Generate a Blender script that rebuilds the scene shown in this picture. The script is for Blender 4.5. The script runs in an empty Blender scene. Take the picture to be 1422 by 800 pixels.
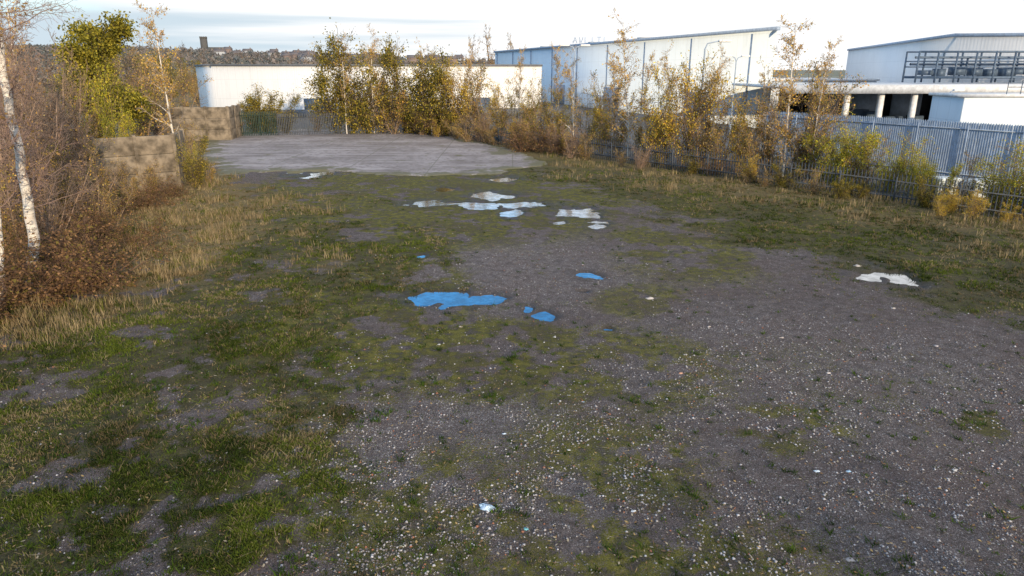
import bpy, math, numpy as np
from mathutils import Vector
sc=bpy.context.scene
# ---------------------------------------------------------------- camera
H=6.0; PITCH=math.radians(17.5); FPX=961.0
sp,cp=math.sin(PITCH),math.cos(PITCH)
cam=bpy.data.cameras.new("camera"); co=bpy.data.objects.new("camera",cam)
sc.collection.objects.link(co); co.location=(0,0,H); co.rotation_euler=(math.pi/2-PITCH,0,0)
cam.sensor_width=36; cam.lens=FPX/1422*36; cam.clip_end=6000; cam.clip_start=0.1
sc.camera=co
def G(u,v):
    du=(u-711)/FPX; dv=(v-400)/FPX
    y=cp-dv*sp; z=-sp-dv*cp; t=H/(-z)
    return np.array([du*t,y*t])
def ZT(y,v):
    dv=(v-400)/FPX
    return H+y/(cp-dv*sp)*(-sp-dv*cp)
def XU(u,y,z=0):
    d=y*cp+(H-z)*sp
    return (u-711)/FPX*d
# ---------------------------------------------------------------- render/world
sc.view_settings.view_transform='Standard'; sc.view_settings.look='None'; sc.view_settings.exposure=0
SUN_EL=math.radians(13); SUN_AZ=math.radians(155)
w=bpy.data.worlds.new("World"); sc.world=w; w.use_nodes=True
nt=w.node_tree; nt.nodes.clear()
def N(t,typ,**k):
    n=t.nodes.new(typ)
    for a,b in k.items(): setattr(n,a,b)
    return n
def math_n(t,op,a,b=None,c=None,clamp=False):
    n=t.nodes.new('ShaderNodeMath'); n.operation=op; n.use_clamp=clamp
    for i,x in enumerate((a,b,c)):
        if x is None: continue
        if isinstance(x,(int,float)): n.inputs[i].default_value=x
        else: t.links.new(x,n.inputs[i])
    return n.outputs[0]
def mixc(t,f,a,b):
    n=t.nodes.new('ShaderNodeMix'); n.data_type='RGBA'
    for s,x in ((n.inputs[0],f),(n.inputs[6],a),(n.inputs[7],b)):
        if isinstance(x,(int,float)): s.default_value=x
        elif isinstance(x,tuple): s.default_value=(x[0],x[1],x[2],1)
        else: t.links.new(x,s)
    return n.outputs[2]
def mapr(t,x,a,b,c=0.0,d=1.0,smooth=True):
    n=t.nodes.new('ShaderNodeMapRange'); n.interpolation_type='SMOOTHSTEP' if smooth else 'LINEAR'
    t.links.new(x,n.inputs[0])
    for i,q in enumerate((a,b,c,d)): n.inputs[i+1].default_value=q
    return n.outputs[0]
def noise(t,vec,scale,detail=4,rough=0.55,w=None):
    n=t.nodes.new('ShaderNodeTexNoise'); n.inputs['Scale'].default_value=scale
    n.inputs['Detail'].default_value=detail; n.inputs['Roughness'].default_value=rough
    if vec is not None: t.links.new(vec,n.inputs['Vector'])
    return n.outputs['Fac']
def mapping(t,vec,scale=(1,1,1),loc=(0,0,0)):
    n=t.nodes.new('ShaderNodeMapping'); n.inputs['Scale'].default_value=scale; n.inputs['Location'].default_value=loc
    t.links.new(vec,n.inputs['Vector']); return n.outputs[0]
sky=N(nt,'ShaderNodeTexSky'); sky.sky_type='NISHITA'; sky.sun_disc=False
sky.sun_elevation=SUN_EL; sky.sun_rotation=SUN_AZ; sky.air_density=1.0; sky.dust_density=0.3; sky.ozone_density=3.0
tc=N(nt,'ShaderNodeTexCoord'); sx=N(nt,'ShaderNodeSeparateXYZ'); nt.links.new(tc.outputs['Generated'],sx.inputs[0])
n1=noise(nt,mapping(nt,tc.outputs['Generated'],(1.6,1.6,9)),1.7,6,0.55)
n2=noise(nt,mapping(nt,tc.outputs['Generated'],(1.0,1.0,24),(3,1,0.4)),1.5,5,0.5)
el=math_n(nt,'SUBTRACT',sx.outputs['Z'],math_n(nt,'MULTIPLY',sx.outputs['X'],0.22))
el=math_n(nt,'SUBTRACT',el,math_n(nt,'MULTIPLY',math_n(nt,'SUBTRACT',n1,0.5),0.22))
cf=mapr(nt,el,0.27,0.18)
cf=math_n(nt,'MAXIMUM',cf,mapr(nt,math_n(nt,'ADD',sx.outputs['Z'],math_n(nt,'MULTIPLY',math_n(nt,'SUBTRACT',n1,0.5),0.4)),0.55,0.75))  # overhead cloud, out of view, added to lift the ambient light
gray=mapr(nt,math_n(nt,'SUBTRACT',n2,math_n(nt,'MULTIPLY',sx.outputs['X'],0.4)),0.49,0.72)
gray=math_n(nt,'MULTIPLY',gray,mapr(nt,sx.outputs['Z'],0.0,0.03))
gray=math_n(nt,'MULTIPLY',gray,mapr(nt,sx.outputs['Z'],0.085,0.06,0.15,1.0))
ccol=mixc(nt,gray,(9.7,9.72,9.75),(5.8,6.9,7.7))
hs=N(nt,'ShaderNodeHueSaturation'); hs.inputs['Saturation'].default_value=1.3; hs.inputs['Value'].default_value=2.1
nt.links.new(sky.outputs[0],hs.inputs['Color'])
fin=mixc(nt,cf,hs.outputs[0],ccol)
bg=N(nt,'ShaderNodeBackground'); bg.inputs['Strength'].default_value=0.112
nt.links.new(fin,bg.inputs['Color']); wo=N(nt,'ShaderNodeOutputWorld'); nt.links.new(bg.outputs[0],wo.inputs[0])
sl=bpy.data.lights.new("sun","SUN"); so=bpy.data.objects.new("sun",sl); sc.collection.objects.link(so)
sl.energy=4.4; sl.angle=math.radians(0.6); sl.color=(1,0.80,0.54)
sd=Vector((math.sin(SUN_AZ)*math.cos(SUN_EL),math.cos(SUN_AZ)*math.cos(SUN_EL),math.sin(SUN_EL)))
so.rotation_euler=sd.to_track_quat('Z','Y').to_euler(); so.location=(0,-30,40)
# ---------------------------------------------------------------- numpy noise
def hsh(ix,iy,seed):
    ix=ix.astype(np.int64).astype(np.uint64); iy=iy.astype(np.int64).astype(np.uint64)
    with np.errstate(over='ignore'):
        h=ix*np.uint64(374761393)+iy*np.uint64(668265263)+np.uint64(seed*974711+12345)
        h=(h^(h>>np.uint64(13)))*np.uint64(1274126177); h=h^(h>>np.uint64(16))
        h=(h*np.uint64(2246822519)); h=h^(h>>np.uint64(15))
    return (h&np.uint64(0xFFFFFF)).astype(float)/float(0xFFFFFF)
def vn(x,y,seed=0):
    fx=np.floor(x); fy=np.floor(y); tx=x-fx; ty=y-fy
    tx=tx*tx*(3-2*tx); ty=ty*ty*(3-2*ty)
    a=hsh(fx,fy,seed);b=hsh(fx+1,fy,seed);c=hsh(fx,fy+1,seed);d=hsh(fx+1,fy+1,seed)
    return (a*(1-tx)+b*tx)*(1-ty)+(c*(1-tx)+d*tx)*ty
def fbm(x,y,s=1.0,o=4,seed=0):
    r=0;a=0.5;t=0
    for i in range(o):
        r=r+a*vn(x*s+17.3*i,y*s-9.1*i,seed+i);t+=a;a*=0.5;s*=2.03
    return r/t
def sst(a,b,x):
    t=np.clip((x-a)/(b-a),0,1); return t*t*(3-2*t)
# ---------------------------------------------------------------- mesh helpers
def mk(name,V,F,mats,midx=None,col=None,smooth=False,parent=None,link=True):
    if not isinstance(F,list): F=[F]
    F=[np.asarray(f,dtype=np.int64) for f in F if len(f)]
    me=bpy.data.meshes.new(name); V=np.asarray(V,dtype=np.float32)
    me.vertices.add(len(V)); me.vertices.foreach_set('co',V.ravel())
    tot=sum(f.size for f in F); npoly=sum(len(f) for f in F)
    me.loops.add(tot); me.polygons.add(npoly)
    me.loops.foreach_set('vertex_index',np.concatenate([f.ravel() for f in F]).astype(np.int32))
    ln=np.concatenate([np.full(len(f),f.shape[1]) for f in F]); st=np.concatenate([[0],np.cumsum(ln)[:-1]])
    me.polygons.foreach_set('loop_start',st.astype(np.int32)); 
    try: me.polygons.foreach_set('loop_total',ln.astype(np.int32))
    except Exception: pass
    for m in mats: me.materials.append(m)
    if midx is not None: me.polygons.foreach_set('material_index',np.asarray(midx,dtype=np.int32))
    if smooth: me.polygons.foreach_set('use_smooth',np.ones(npoly,dtype=bool))
    me.update(calc_edges=True)
    if col is not None:
        a=me.color_attributes.new('Col','FLOAT_COLOR','POINT')
        c=np.ones((len(V),4),dtype=np.float32); c[:,:3]=col; a.data.foreach_set('color',c.ravel())
    if not link: return me
    o=bpy.data.objects.new(name,me); sc.collection.objects.link(o)
    if parent: o.parent=parent
    return o
def empty(name,loc=(0,0,0)):
    o=bpy.data.objects.new(name,None); sc.collection.objects.link(o); o.location=loc; o.empty_display_size=0.3; return o
BF=np.array([[0,3,2,1],[4,5,6,7],[0,1,5,4],[1,2,6,5],[2,3,7,6],[3,0,4,7]])
def boxes(B):
    V=[];F=[]
    for i,(cx,cy,cz,a,b,c,g) in enumerate(B):
        s,k=math.sin(g),math.cos(g)
        for dz in (-c/2,c/2):
            for dx,dy in ((-a/2,-b/2),(a/2,-b/2),(a/2,b/2),(-a/2,b/2)):
                V.append((cx+dx*k-dy*s,cy+dx*s+dy*k,cz+dz))
        F.append(BF+8*i)
    return np.array(V),np.vstack(F)
def mkbox(name,B,mat,parent=None,bev=0):
    V,F=boxes(B); o=mk(name,V,F,[mat],parent=parent)
    if bev:
        m=o.modifiers.new('b','BEVEL'); m.width=bev; m.segments=2
    return o
def prism(name,pts,z0,z1,mat,parent=None):
    n=len(pts); V=[(p[0],p[1],z0) for p in pts]+[(p[0],p[1],z1) for p in pts]
    F4=[[i,(i+1)%n,n+(i+1)%n,n+i] for i in range(n)]
    return mk(name,V,[np.array(F4),np.array([list(range(n,2*n))])],[mat],parent=parent)
def tubes(S,k):
    S=np.asarray(S); P0=S[:,0:3];P1=S[:,3:6];r0=S[:,6];r1=S[:,7]
    d=P1-P0; d/= (np.linalg.norm(d,axis=1,keepdims=True)+1e-9)
    ref=np.where(np.abs(d[:,2:3])>0.8,np.array([[1.0,0,0]]),np.array([[0,0,1.0]]))
    a=np.cross(d,ref); a/= (np.linalg.norm(a,axis=1,keepdims=True)+1e-9); b=np.cross(d,a)
    n=len(S); V=np.zeros((n,2*k,3))
    for j in range(k):
        t=2*math.pi*j/k; o=a*math.cos(t)+b*math.sin(t)
        V[:,j]=P0+o*r0[:,None]; V[:,k+j]=P1+o*r1[:,None]
    f=np.array([[j,k+j,k+(j+1)%k,(j+1)%k] for j in range(k)])
    F=(f[None]+(np.arange(n)*2*k)[:,None,None]).reshape(-1,4)
    return V.reshape(-1,3),F
# ---------------------------------------------------------------- materials
def newmat(name):
    m=bpy.data.materials.new(name); m.use_nodes=True; t=m.node_tree
    b=t.nodes['Principled BSDF']; return m,t,b
def simple(name,col,rough=0.6,metal=0.0,var=0.15,scale=3.0,bump=0.0,spec=0.3):
    m,t,b=newmat(name); tcn=N(t,'ShaderNodeTexCoord')
    f=noise(t,tcn.outputs['Object'],scale,5,0.6)
    c=mixc(t,mapr(t,f,0.3,0.7),tuple(x*(1-var) for x in col),tuple(min(1,x*(1+var)) for x in col))
    t.links.new(c,b.inputs['Base Color']); b.inputs['Roughness'].default_value=rough; b.inputs['Metallic'].default_value=metal
    b.inputs['Specular IOR Level'].default_value=spec
    if bump:
        bn=N(t,'ShaderNodeBump'); bn.inputs['Strength'].default_value=bump; bn.inputs['Distance'].default_value=0.02
        t.links.new(noise(t,tcn.outputs['Object'],scale*8,4),bn.inputs['Height']); t.links.new(bn.outputs[0],b.inputs['Normal'])
    return m
def cladding(name,col,panel=1.0,dirt=0.35,bump=0.12,pitch=0.3):
    m,t,b=newmat(name); g=N(t,'ShaderNodeNewGeometry'); s=N(t,'ShaderNodeSeparateXYZ'); t.links.new(g.outputs['Position'],s.inputs[0])
    run=math_n(t,'ADD',s.outputs['X'],math_n(t,'MULTIPLY',s.outputs['Y'],0.8))
    fr=math_n(t,'FRACT',math_n(t,'DIVIDE',run,panel))
    line=math_n(t,'LESS_THAN',fr,0.04/panel)
    hz=math_n(t,'FRACT',math_n(t,'DIVIDE',s.outputs['Z'],2.4)); hl=math_n(t,'LESS_THAN',hz,0.02)
    ln=math_n(t,'MAXIMUM',line,hl)
    cx=N(t,'ShaderNodeCombineXYZ'); t.links.new(run,cx.inputs[0]); t.links.new(math_n(t,'MULTIPLY',s.outputs['Z'],0.12),cx.inputs[2])
    st=noise(t,cx.outputs[0],1.3,6,0.65); bl=noise(t,g.outputs['Position'],0.25,4)
    c=mixc(t,math_n(t,'MULTIPLY',mapr(t,st,0.5,0.75),dirt),col,tuple(x*0.55 for x in col))
    c=mixc(t,math_n(t,'MULTIPLY',mapr(t,bl,0.4,0.7),0.2),c,tuple(x*0.75 for x in col))
    c=mixc(t,math_n(t,'MULTIPLY',ln,0.25),c,tuple(x*0.5 for x in col))
    t.links.new(c,b.inputs['Base Color']); b.inputs['Roughness'].default_value=0.5; b.inputs['Specular IOR Level'].default_value=0.25
    bn=N(t,'ShaderNodeBump'); bn.inputs['Distance'].default_value=0.02; bn.inputs['Strength'].default_value=bump
    t.links.new(math_n(t,'SINE',math_n(t,'MULTIPLY',run,2*math.pi/pitch)),bn.inputs['Height']); t.links.new(bn.outputs[0],b.inputs['Normal'])
    return m
def vegmat(name,trans=0.35,rough=0.75):
    m,t,b=newmat(name); a=N(t,'ShaderNodeAttribute',attribute_name='Col')
    if trans:
        t.nodes.remove(b); df=N(t,'ShaderNodeBsdfDiffuse'); t.links.new(a.outputs['Color'],df.inputs['Color'])
        tr=N(t,'ShaderNodeBsdfTranslucent'); t.links.new(a.outputs['Color'],tr.inputs['Color'])
        mx=N(t,'ShaderNodeMixShader'); mx.inputs[0].default_value=trans
        t.links.new(df.outputs[0],mx.inputs[1]); t.links.new(tr.outputs[0],mx.inputs[2])
        t.links.new(mx.outputs[0],t.nodes['Material Output'].inputs[0])
    else:
        t.links.new(a.outputs['Color'],b.inputs['Base Color']); b.inputs['Roughness'].default_value=rough
        b.inputs['Specular IOR Level'].default_value=0.15
    return m
M_leaf=vegmat('leaf',0.35); M_bark=vegmat('bark',0.0,0.85); M_grass=vegmat('grass_blade',0.3); M_stone=vegmat('stone',0.0,0.8); M_wood=vegmat('distant_foliage',0.0,0.9)
M_birch,t,b=newmat('birch_bark'); tcn=N(t,'ShaderNodeTexCoord')
nb=noise(t,mapping(t,tcn.outputs['Object'],(5,5,22)),1.3,5,0.7); nb2=noise(t,tcn.outputs['Object'],2.0,3)
c=mixc(t,mapr(t,nb,0.56,0.62),(0.72,0.67,0.6),(0.05,0.04,0.035)); c=mixc(t,mapr(t,nb2,0.45,0.7,0,0.45),c,(0.3,0.24,0.19))
t.links.new(c,b.inputs['Base Color']); b.inputs['Roughness'].default_value=0.8
M_white=cladding('white_cladding',(0.82,0.83,0.84),1.0,0.25); M_blue=cladding('pale_cladding',(0.72,0.81,0.89),1.2,0.22)
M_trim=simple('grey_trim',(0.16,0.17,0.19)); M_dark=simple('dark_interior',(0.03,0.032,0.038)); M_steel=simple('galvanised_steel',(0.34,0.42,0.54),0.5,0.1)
M_frame=simple('blue_grey_steel',(0.09,0.13,0.19),0.5,0.2); M_wpaint=simple('white_paint',(0.78,0.78,0.78),0.5)
M_green=simple('green_fence_paint',(0.02,0.045,0.035),0.5); M_dfence=simple('weathered_fence',(0.08,0.09,0.105),0.6)
M_concrete=simple('weathered_concrete',(0.2,0.165,0.125),0.9,0,0.55,1.6,0.6)
M_bluepipe=simple('blue_plastic',(0.02,0.16,0.35),0.4); M_roof=simple('grey_roof',(0.45,0.47,0.5),0.6)
M_brick=simple('brick',(0.22,0.17,0.155),0.85); M_tile=simple('roof_tile',(0.16,0.145,0.15),0.85); M_oldstone=simple('old_stone',(0.1,0.1,0.1),0.9)  # brick and tile of the far houses carry painted-in haze
M_glass=simple('window_glass',(0.03,0.04,0.05),0.1)
# ---------------------------------------------------------------- ground layout masks (world metres)
def edge(pts):
    P=np.array([G(u,v) for u,v in pts]); o=np.argsort(P[:,1]); return P[o,1],P[o,0]
LY,LX=edge([(340,790),(420,700),(470,620),(520,540),(555,470),(575,420),(560,370),(520,320),(440,280),(380,255),(300,240)])
RY,RX=edge([(1700,560),(1480,470),(1330,430),(1180,390),(1080,350),(940,310),(860,275),(790,250),(730,228),(600,190)])
DY,DX=edge([(-400,560),(-120,490),(150,460),(290,410),(360,350),(400,300),(400,260),(330,240)])
def blob(u0,v0,u1,v1,k=1.0):
    a=G((u0+u1)/2,v0); b=G((u0+u1)/2,v1); cy=(a[1]+b[1])/2; ry=abs(a[1]-b[1])/2
    d=cy*cp+H*sp
    return ((u0+u1)/2-711)/FPX*d, cy, (u1-u0)/2/FPX*d*k, ry*k
def bl(x,y,L,soft=0.5):
    m=np.zeros_like(x)
    for q in L:
        cx,cy,rx,ry=blob(*q[:4]); wt=q[4] if len(q)>4 else 1
        e=np.sqrt(((x-cx)/rx)**2+((y-cy)/ry)**2)
        m=np.maximum(m,wt*sst(1+soft,1-soft,e))
    return m
MOSS=[(340,225,880,345,1.3),(830,300,1060,410,.75),(640,450,1060,600,.7),(480,440,850,570,.95),(440,620,780,830,.7),(600,690,1180,880,.72),(380,350,660,600,1.05),(700,570,1000,740,.7),(980,570,1200,630,.75),(1320,560,1400,605,.95),(820,390,980,450,.65),(1000,470,1350,600,.4),(520,180,900,250,1.),(860,250,1250,350,.75)]
GRAV=[(560,335,880,425,.9),(480,560,920,700,1.0),(850,440,1422,640,.7),(430,560,640,700,.9),(1000,640,1422,800,.6),(480,690,700,800,.8)]
PUD=[(562,404,625,424),(600,406,660,428),(650,407,704,422),(722,422,745,434),(740,430,770,443),(796,377,842,389),(562,277,627,286.5),(602,260,633,267),(650,266,712,279),(640,279,700,292),(680,279,766,289),(693,290,728,301.5),(763,289,827,302),(766,306,791,312),(814,307,846,319.5),(1183,376,1235,394),(1215,371,1268,400),(400,235,430,243),(425,236,460,247),(670,246,720,253),(577,353,591,358),(803,403,818,407),(838,455,850,460)]
PB=[blob(*p,k=0.95) for p in PUD]
def masks(x,y):
    n1=fbm(x,y,0.35,4,3)-0.5; n2=fbm(x,y,1.1,3,9)-0.5; n3=fbm(x,y,3.0,3,21)-0.5
    sc_=1+np.clip(y,0,50)*0.03
    gl=sst(-1.1,1.1,(np.interp(y,LY,LX)-x)/sc_+n1*6+n2*4)
    gl=gl*(1-0.8*sst(0.05,0.14,n2*0.6+n3*0.5)*sst(28,18,y))
    gr=sst(-1.2,1.2,(x-np.interp(y,RY,RX))/sc_+n1*4+n2*2)
    dr=sst(-1.5,1.5,(np.interp(y,DY,DX)-x)/sc_+n1*5+n2*3)*sst(9,14,y)
    fd=((x+0.6)*0.818+(y-58.5)*0.576)
    dr=np.maximum(dr,sst(-7,-2,fd+n1*10)*0.7)
    wx=x+n2*1.0; wy=y+n1*2
    mo=bl(wx,wy,MOSS)*sst(-0.26,0.06,n2+n3*0.7+0.05)
    gv=bl(wx,wy,GRAV)
    return gl,gr,dr,mo,gv
def pudE(x,y):
    e=np.full_like(x,9.0); n=(fbm(x,y,2.2,4,40)-0.5); n4=(fbm(x,y,0.8,2,44)-0.5)
    for cx,cy,rx,ry in PB:
        e=np.minimum(e,np.sqrt(((x-cx)/rx)**2+((y-cy)/ry)**2))
    return e+n*1.4+n4*0.9
def gheight(x,y,e=None):
    near=sst(70,40,y)
    h=(0.03*fbm(x,y,0.5,3,5)+0.025*fbm(x,y,3.0,3,6))*near
    gl=sst(-1,1,(np.interp(y,LY,LX)-x)); gr=sst(-1,1,(x-np.interp(y,RY,RX)))
    h=h+(gl+gr)*0.06*fbm(x,y,1.2,3,8)*near*sst(40,36,y)
    if e is None: e=pudE(x,y)
    return h-0.10*sst(1.35,0.5,e)
def spread(lo,hi,step,far,grow=1.18):
    a=list(np.arange(lo,hi+1e-6,step)); s=step; p=hi
    while p<far: s*=grow; p+=s; a.append(p)
    s=step; p=lo; b=[]
    while p>-far: s*=grow; p-=s; b.append(p)
    return np.array(b[::-1]+a)
xs=spread(-18,24,0.085,3500); ys=spread(5,44,0.085,4500)
X,Y=np.meshgrid(xs,ys); x=X.ravel(); y=Y.ravel()
E=pudE(x,y); Z=gheight(x,y,E)
nx,ny=len(xs),len(ys); idx=np.arange(nx*ny).reshape(ny,nx)
F=np.stack([idx[:-1,:-1],idx[:-1,1:],idx[1:,1:],idx[1:,:-1]],-1).reshape(-1,4)
gl,gr,dr,mo,gv=masks(x,y)
MG,t,b=newmat('ground_soil_moss_gravel')
geo=N(t,'ShaderNodeNewGeometry'); P=geo.outputs['Position']
A1=N(t,'ShaderNodeAttribute',attribute_name='Col'); s1=N(t,'ShaderNodeSeparateColor'); t.links.new(A1.outputs['Color'],s1.inputs[0])
A2=N(t,'ShaderNodeAttribute',attribute_name='Col2'); s2=N(t,'ShaderNodeSeparateColor'); t.links.new(A2.outputs['Color'],s2.inputs[0])
big=noise(t,P,0.5,4,0.6); mid=noise(t,P,3.6,5,0.7); fine=noise(t,P,26,4,0.85); vf=noise(t,P,90,2,0.7)
soil=mixc(t,mapr(t,mid,0.3,0.7),(0.125,0.102,0.102),(0.27,0.235,0.24))
soil=mixc(t,mapr(t,big,0.4,0.65,0,0.6),soil,(0.19,0.14,0.135))
soil=mixc(t,mapr(t,vf,0.42,0.6,0,0.8),soil,(0.06,0.052,0.05))
soil=mixc(t,mapr(t,fine,0.5,0.62,0,0.8),soil,(0.045,0.042,0.032))
def chips(scale,thr_lo):
    v=N(t,'ShaderNodeTexVoronoi'); v.inputs['Scale'].default_value=scale; t.links.new(P,v.inputs['Vector'])
    sp_=N(t,'ShaderNodeSeparateColor'); t.links.new(v.outputs['Color'],sp_.inputs[0])
    inside=mapr(t,v.outputs['Distance'],0.45,0.3)
    th=math_n(t,'SUBTRACT',1.0,math_n(t,'ADD',thr_lo,math_n(t,'MULTIPLY',s2.outputs[0],0.6)))
    pick=math_n(t,'GREATER_THAN',sp_.outputs[0],th)
    return math_n(t,'MULTIPLY',inside,pick),sp_.outputs[1]
c1,r1=chips(24,0.1); c2,r2=chips(60,0.25)
c1=math_n(t,'MULTIPLY',c1,mapr(t,mid,0.35,0.6)); c2=math_n(t,'MULTIPLY',c2,mapr(t,fine,0.35,0.6))
soil=mixc(t,c2,soil,mixc(t,r2,(0.18,0.165,0.165),(0.54,0.53,0.55)))
soil=mixc(t,c1,soil,mixc(t,r1,(0.2,0.17,0.165),(0.55,0.54,0.56)))
mo_f=mapr(t,math_n(t,'ADD',s1.outputs[2],math_n(t,'MULTIPLY',math_n(t,'SUBTRACT',fine,0.5),2.2)),0.40,0.66)
mo_f=math_n(t,'MULTIPLY',mo_f,mapr(t,mid,0.34,0.5,0.15,1))
mossc=mixc(t,mapr(t,mid,0.38,0.62),(0.075,0.08,0.014),(0.25,0.235,0.03))
mossc=mixc(t,mapr(t,vf,0.42,0.62,0,0.8),mossc,(0.035,0.038,0.012))
mossc=mixc(t,mapr(t,big,0.48,0.62,0,0.55),mossc,(0.075,0.068,0.036))
c=mixc(t,math_n(t,'MULTIPLY',mo_f,0.88),soil,mossc)
gfac=mapr(t,math_n(t,'ADD',s1.outputs[0],math_n(t,'MULTIPLY',math_n(t,'SUBTRACT',fine,0.5),1.5)),0.38,0.62)
grc=mixc(t,mapr(t,mid,0.38,0.62),(0.035,0.038,0.013),(0.12,0.13,0.022))
grc=mixc(t,mapr(t,big,0.45,0.6,0,0.6),grc,(0.10,0.085,0.045))
grc=mixc(t,mapr(t,fine,0.42,0.6,0,0.85),grc,(0.022,0.022,0.01))
grc=mixc(t,mapr(t,vf,0.45,0.62,0,0.7),grc,(0.15,0.13,0.06))
grc=mixc(t,math_n(t,'MULTIPLY',s1.outputs[1],mapr(t,fine,0.35,0.6)),grc,(0.27,0.2,0.1))
c=mixc(t,math_n(t,'MULTIPLY',gfac,0.88),c,grc)
wet=s2.outputs[1]
c=mixc(t,math_n(t,'MULTIPLY',wet,0.6),c,(0.05,0.042,0.036))
c=mixc(t,s2.outputs[2],c,mixc(t,big,(0.11,0.11,0.115),(0.18,0.18,0.185)))
t.links.new(c,b.inputs['Base Color'])
ro=math_n(t,'SUBTRACT',0.9,math_n(t,'MULTIPLY',wet,0.45)); t.links.new(ro,b.inputs['Roughness']); b.inputs['Specular IOR Level'].default_value=0.2
bn=N(t,'ShaderNodeBump'); bn.inputs['Strength'].default_value=1.0; bn.inputs['Distance'].default_value=0.045
hh=math_n(t,'ADD',math_n(t,'MULTIPLY',fine,1.2),math_n(t,'MULTIPLY',vf,0.5)); hh=math_n(t,'ADD',hh,math_n(t,'MULTIPLY',c1,0.5)); hh=math_n(t,'ADD',hh,math_n(t,'MULTIPLY',mid,1.5))
t.links.new(hh,bn.inputs['Height']); t.links.new(bn.outputs[0],b.inputs['Normal'])
gd=mk('ground',np.stack([x,y,Z],1),F,[MG],smooth=True,col=np.stack([np.maximum(gl,gr),dr,mo],1))
fd=((x+0.6)*0.818+(y-58.5)*0.576)
yard=np.maximum(sst(1.0,2.0,fd),sst(72,74,y)); yard=yard*sst(320,250,y)*sst(-60,-45,x)
a=gd.data.color_attributes.new('Col2','FLOAT_COLOR','POINT'); cc=np.ones((len(x),4),dtype=np.float32)
cc[:,0]=gv; cc[:,1]=sst(2.0,1.0,E); cc[:,2]=yard; a.data.foreach_set('color',cc.ravel())
# puddles
MW,t,b=newmat('puddle_water'); t.nodes.remove(b)
df=N(t,'ShaderNodeBsdfDiffuse'); df.inputs[0].default_value=(0.05,0.042,0.035,1)
gs=N(t,'ShaderNodeBsdfGlossy'); gs.inputs['Roughness'].default_value=0.03; gs.inputs[0].default_value=(0.93,0.96,1,1)
fr=N(t,'ShaderNodeFresnel'); fr.inputs[0].default_value=2.8
g2=N(t,'ShaderNodeNewGeometry'); bn=N(t,'ShaderNodeBump'); bn.inputs['Strength'].default_value=0.35; bn.inputs['Distance'].default_value=0.01
t.links.new(noise(t,g2.outputs['Position'],5,3),bn.inputs['Height']); t.links.new(bn.outputs[0],gs.inputs['Normal'])
mx=N(t,'ShaderNodeMixShader'); t.links.new(math_n(t,'MULTIPLY',fr.outputs[0],mapr(t,noise(t,g2.outputs['Position'],2.5,4,0.7),0.35,0.65,1.3,1.9),clamp=True),mx.inputs[0]); t.links.new(df.outputs[0],mx.inputs[1]); t.links.new(gs.outputs[0],mx.inputs[2])
t.links.new(mx.outputs[0],t.nodes['Material Output'].inputs[0])
for i,(cx,cy,rx,ry) in enumerate(PB):
    an=np.linspace(0,2*math.pi,48,endpoint=False)
    V=np.stack([cx+np.cos(an)*rx*2.1,cy+np.sin(an)*ry*2.1,np.full(48,-0.026+i*0.0002)],1)
    mk('puddle',V,[np.array([list(range(48))])],[MW])
# ---------------------------------------------------------------- concrete pad
MP,t,b=newmat('old_concrete_slab'); geo=N(t,'ShaderNodeNewGeometry'); P=geo.outputs['Position']
s=N(t,'ShaderNodeSeparateXYZ'); t.links.new(P,s.inputs[0])
a=noise(t,P,0.25,6,0.6); f2=noise(t,P,2.5,5,0.7); f3=noise(t,mapping(t,P,(0.15,1.2,1)),1.0,4)
c=mixc(t,mapr(t,a,0.35,0.65),(0.2,0.175,0.17),(0.34,0.31,0.315)); c=mixc(t,mapr(t,f2,0.45,0.65,0,0.75),c,(0.13,0.11,0.105)); c=mixc(t,mapr(t,f3,0.5,0.7,0,0.6),c,(0.42,0.39,0.4))
jx=math_n(t,'LESS_THAN',math_n(t,'FRACT',math_n(t,'DIVIDE',s.outputs['X'],5.2)),0.015); jy=math_n(t,'LESS_THAN',math_n(t,'FRACT',math_n(t,'DIVIDE',s.outputs['Y'],6.0)),0.02)
c=mixc(t,math_n(t,'MULTIPLY',math_n(t,'MAXIMUM',jx,jy),0.5),c,(0.1,0.1,0.06))
pe=N(t,'ShaderNodeAttribute',attribute_name='Col'); pes=N(t,'ShaderNodeSeparateColor'); t.links.new(pe.outputs['Color'],pes.inputs[0])
dirt=math_n(t,'ADD',noise(t,P,0.6,5,0.7),math_n(t,'MULTIPLY',pes.outputs[0],0.2))
c=mixc(t,mapr(t,dirt,0.58,0.68,0,0.85),c,(0.12,0.115,0.05))
t.links.new(c,b.inputs['Base Color']); b.inputs['Roughness'].default_value=0.8
pc=[(312,242),(380,238),(450,239),(500,243),(560,245),(620,245),(680,242),(758,228),(720,212),(625,188),(560,182),(430,179),(330,186),(285,195),(286,220)]
pp=np.array([G(u,v) for u,v in pc])
def sdpoly(x,y,pp):
    n=len(pp); dmin=np.full(x.shape,1e9); ins=np.zeros(x.shape,bool)
    for i in range(n):
        ax,ay=pp[i];bx_,by_=pp[(i+1)%n]; ex,ey=bx_-ax,by_-ay
        tt=np.clip(((x-ax)*ex+(y-ay)*ey)/(ex*ex+ey*ey),0,1)
        dmin=np.minimum(dmin,np.hypot(x-ax-tt*ex,y-ay-tt*ey))
        c_=((ay>y)!=(by_>y))&(x<(bx_-ax)*(y-ay)/(by_-ay+1e-12)+ax); ins^=c_
    return np.where(ins,dmin,-dmin)
gx=np.arange(pp[:,0].min()-2,pp[:,0].max()+2,0.2); gy=np.arange(pp[:,1].min()-2,pp[:,1].max()+2,0.2)
PX,PY=np.meshgrid(gx,gy); px=PX.ravel();py=PY.ravel()
sdp=sdpoly(px,py,pp)+(fbm(px,py,0.6,4,77)-0.5)*2.6
pz=-0.06+0.135*sst(-0.2,0.1,sdp)
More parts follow.
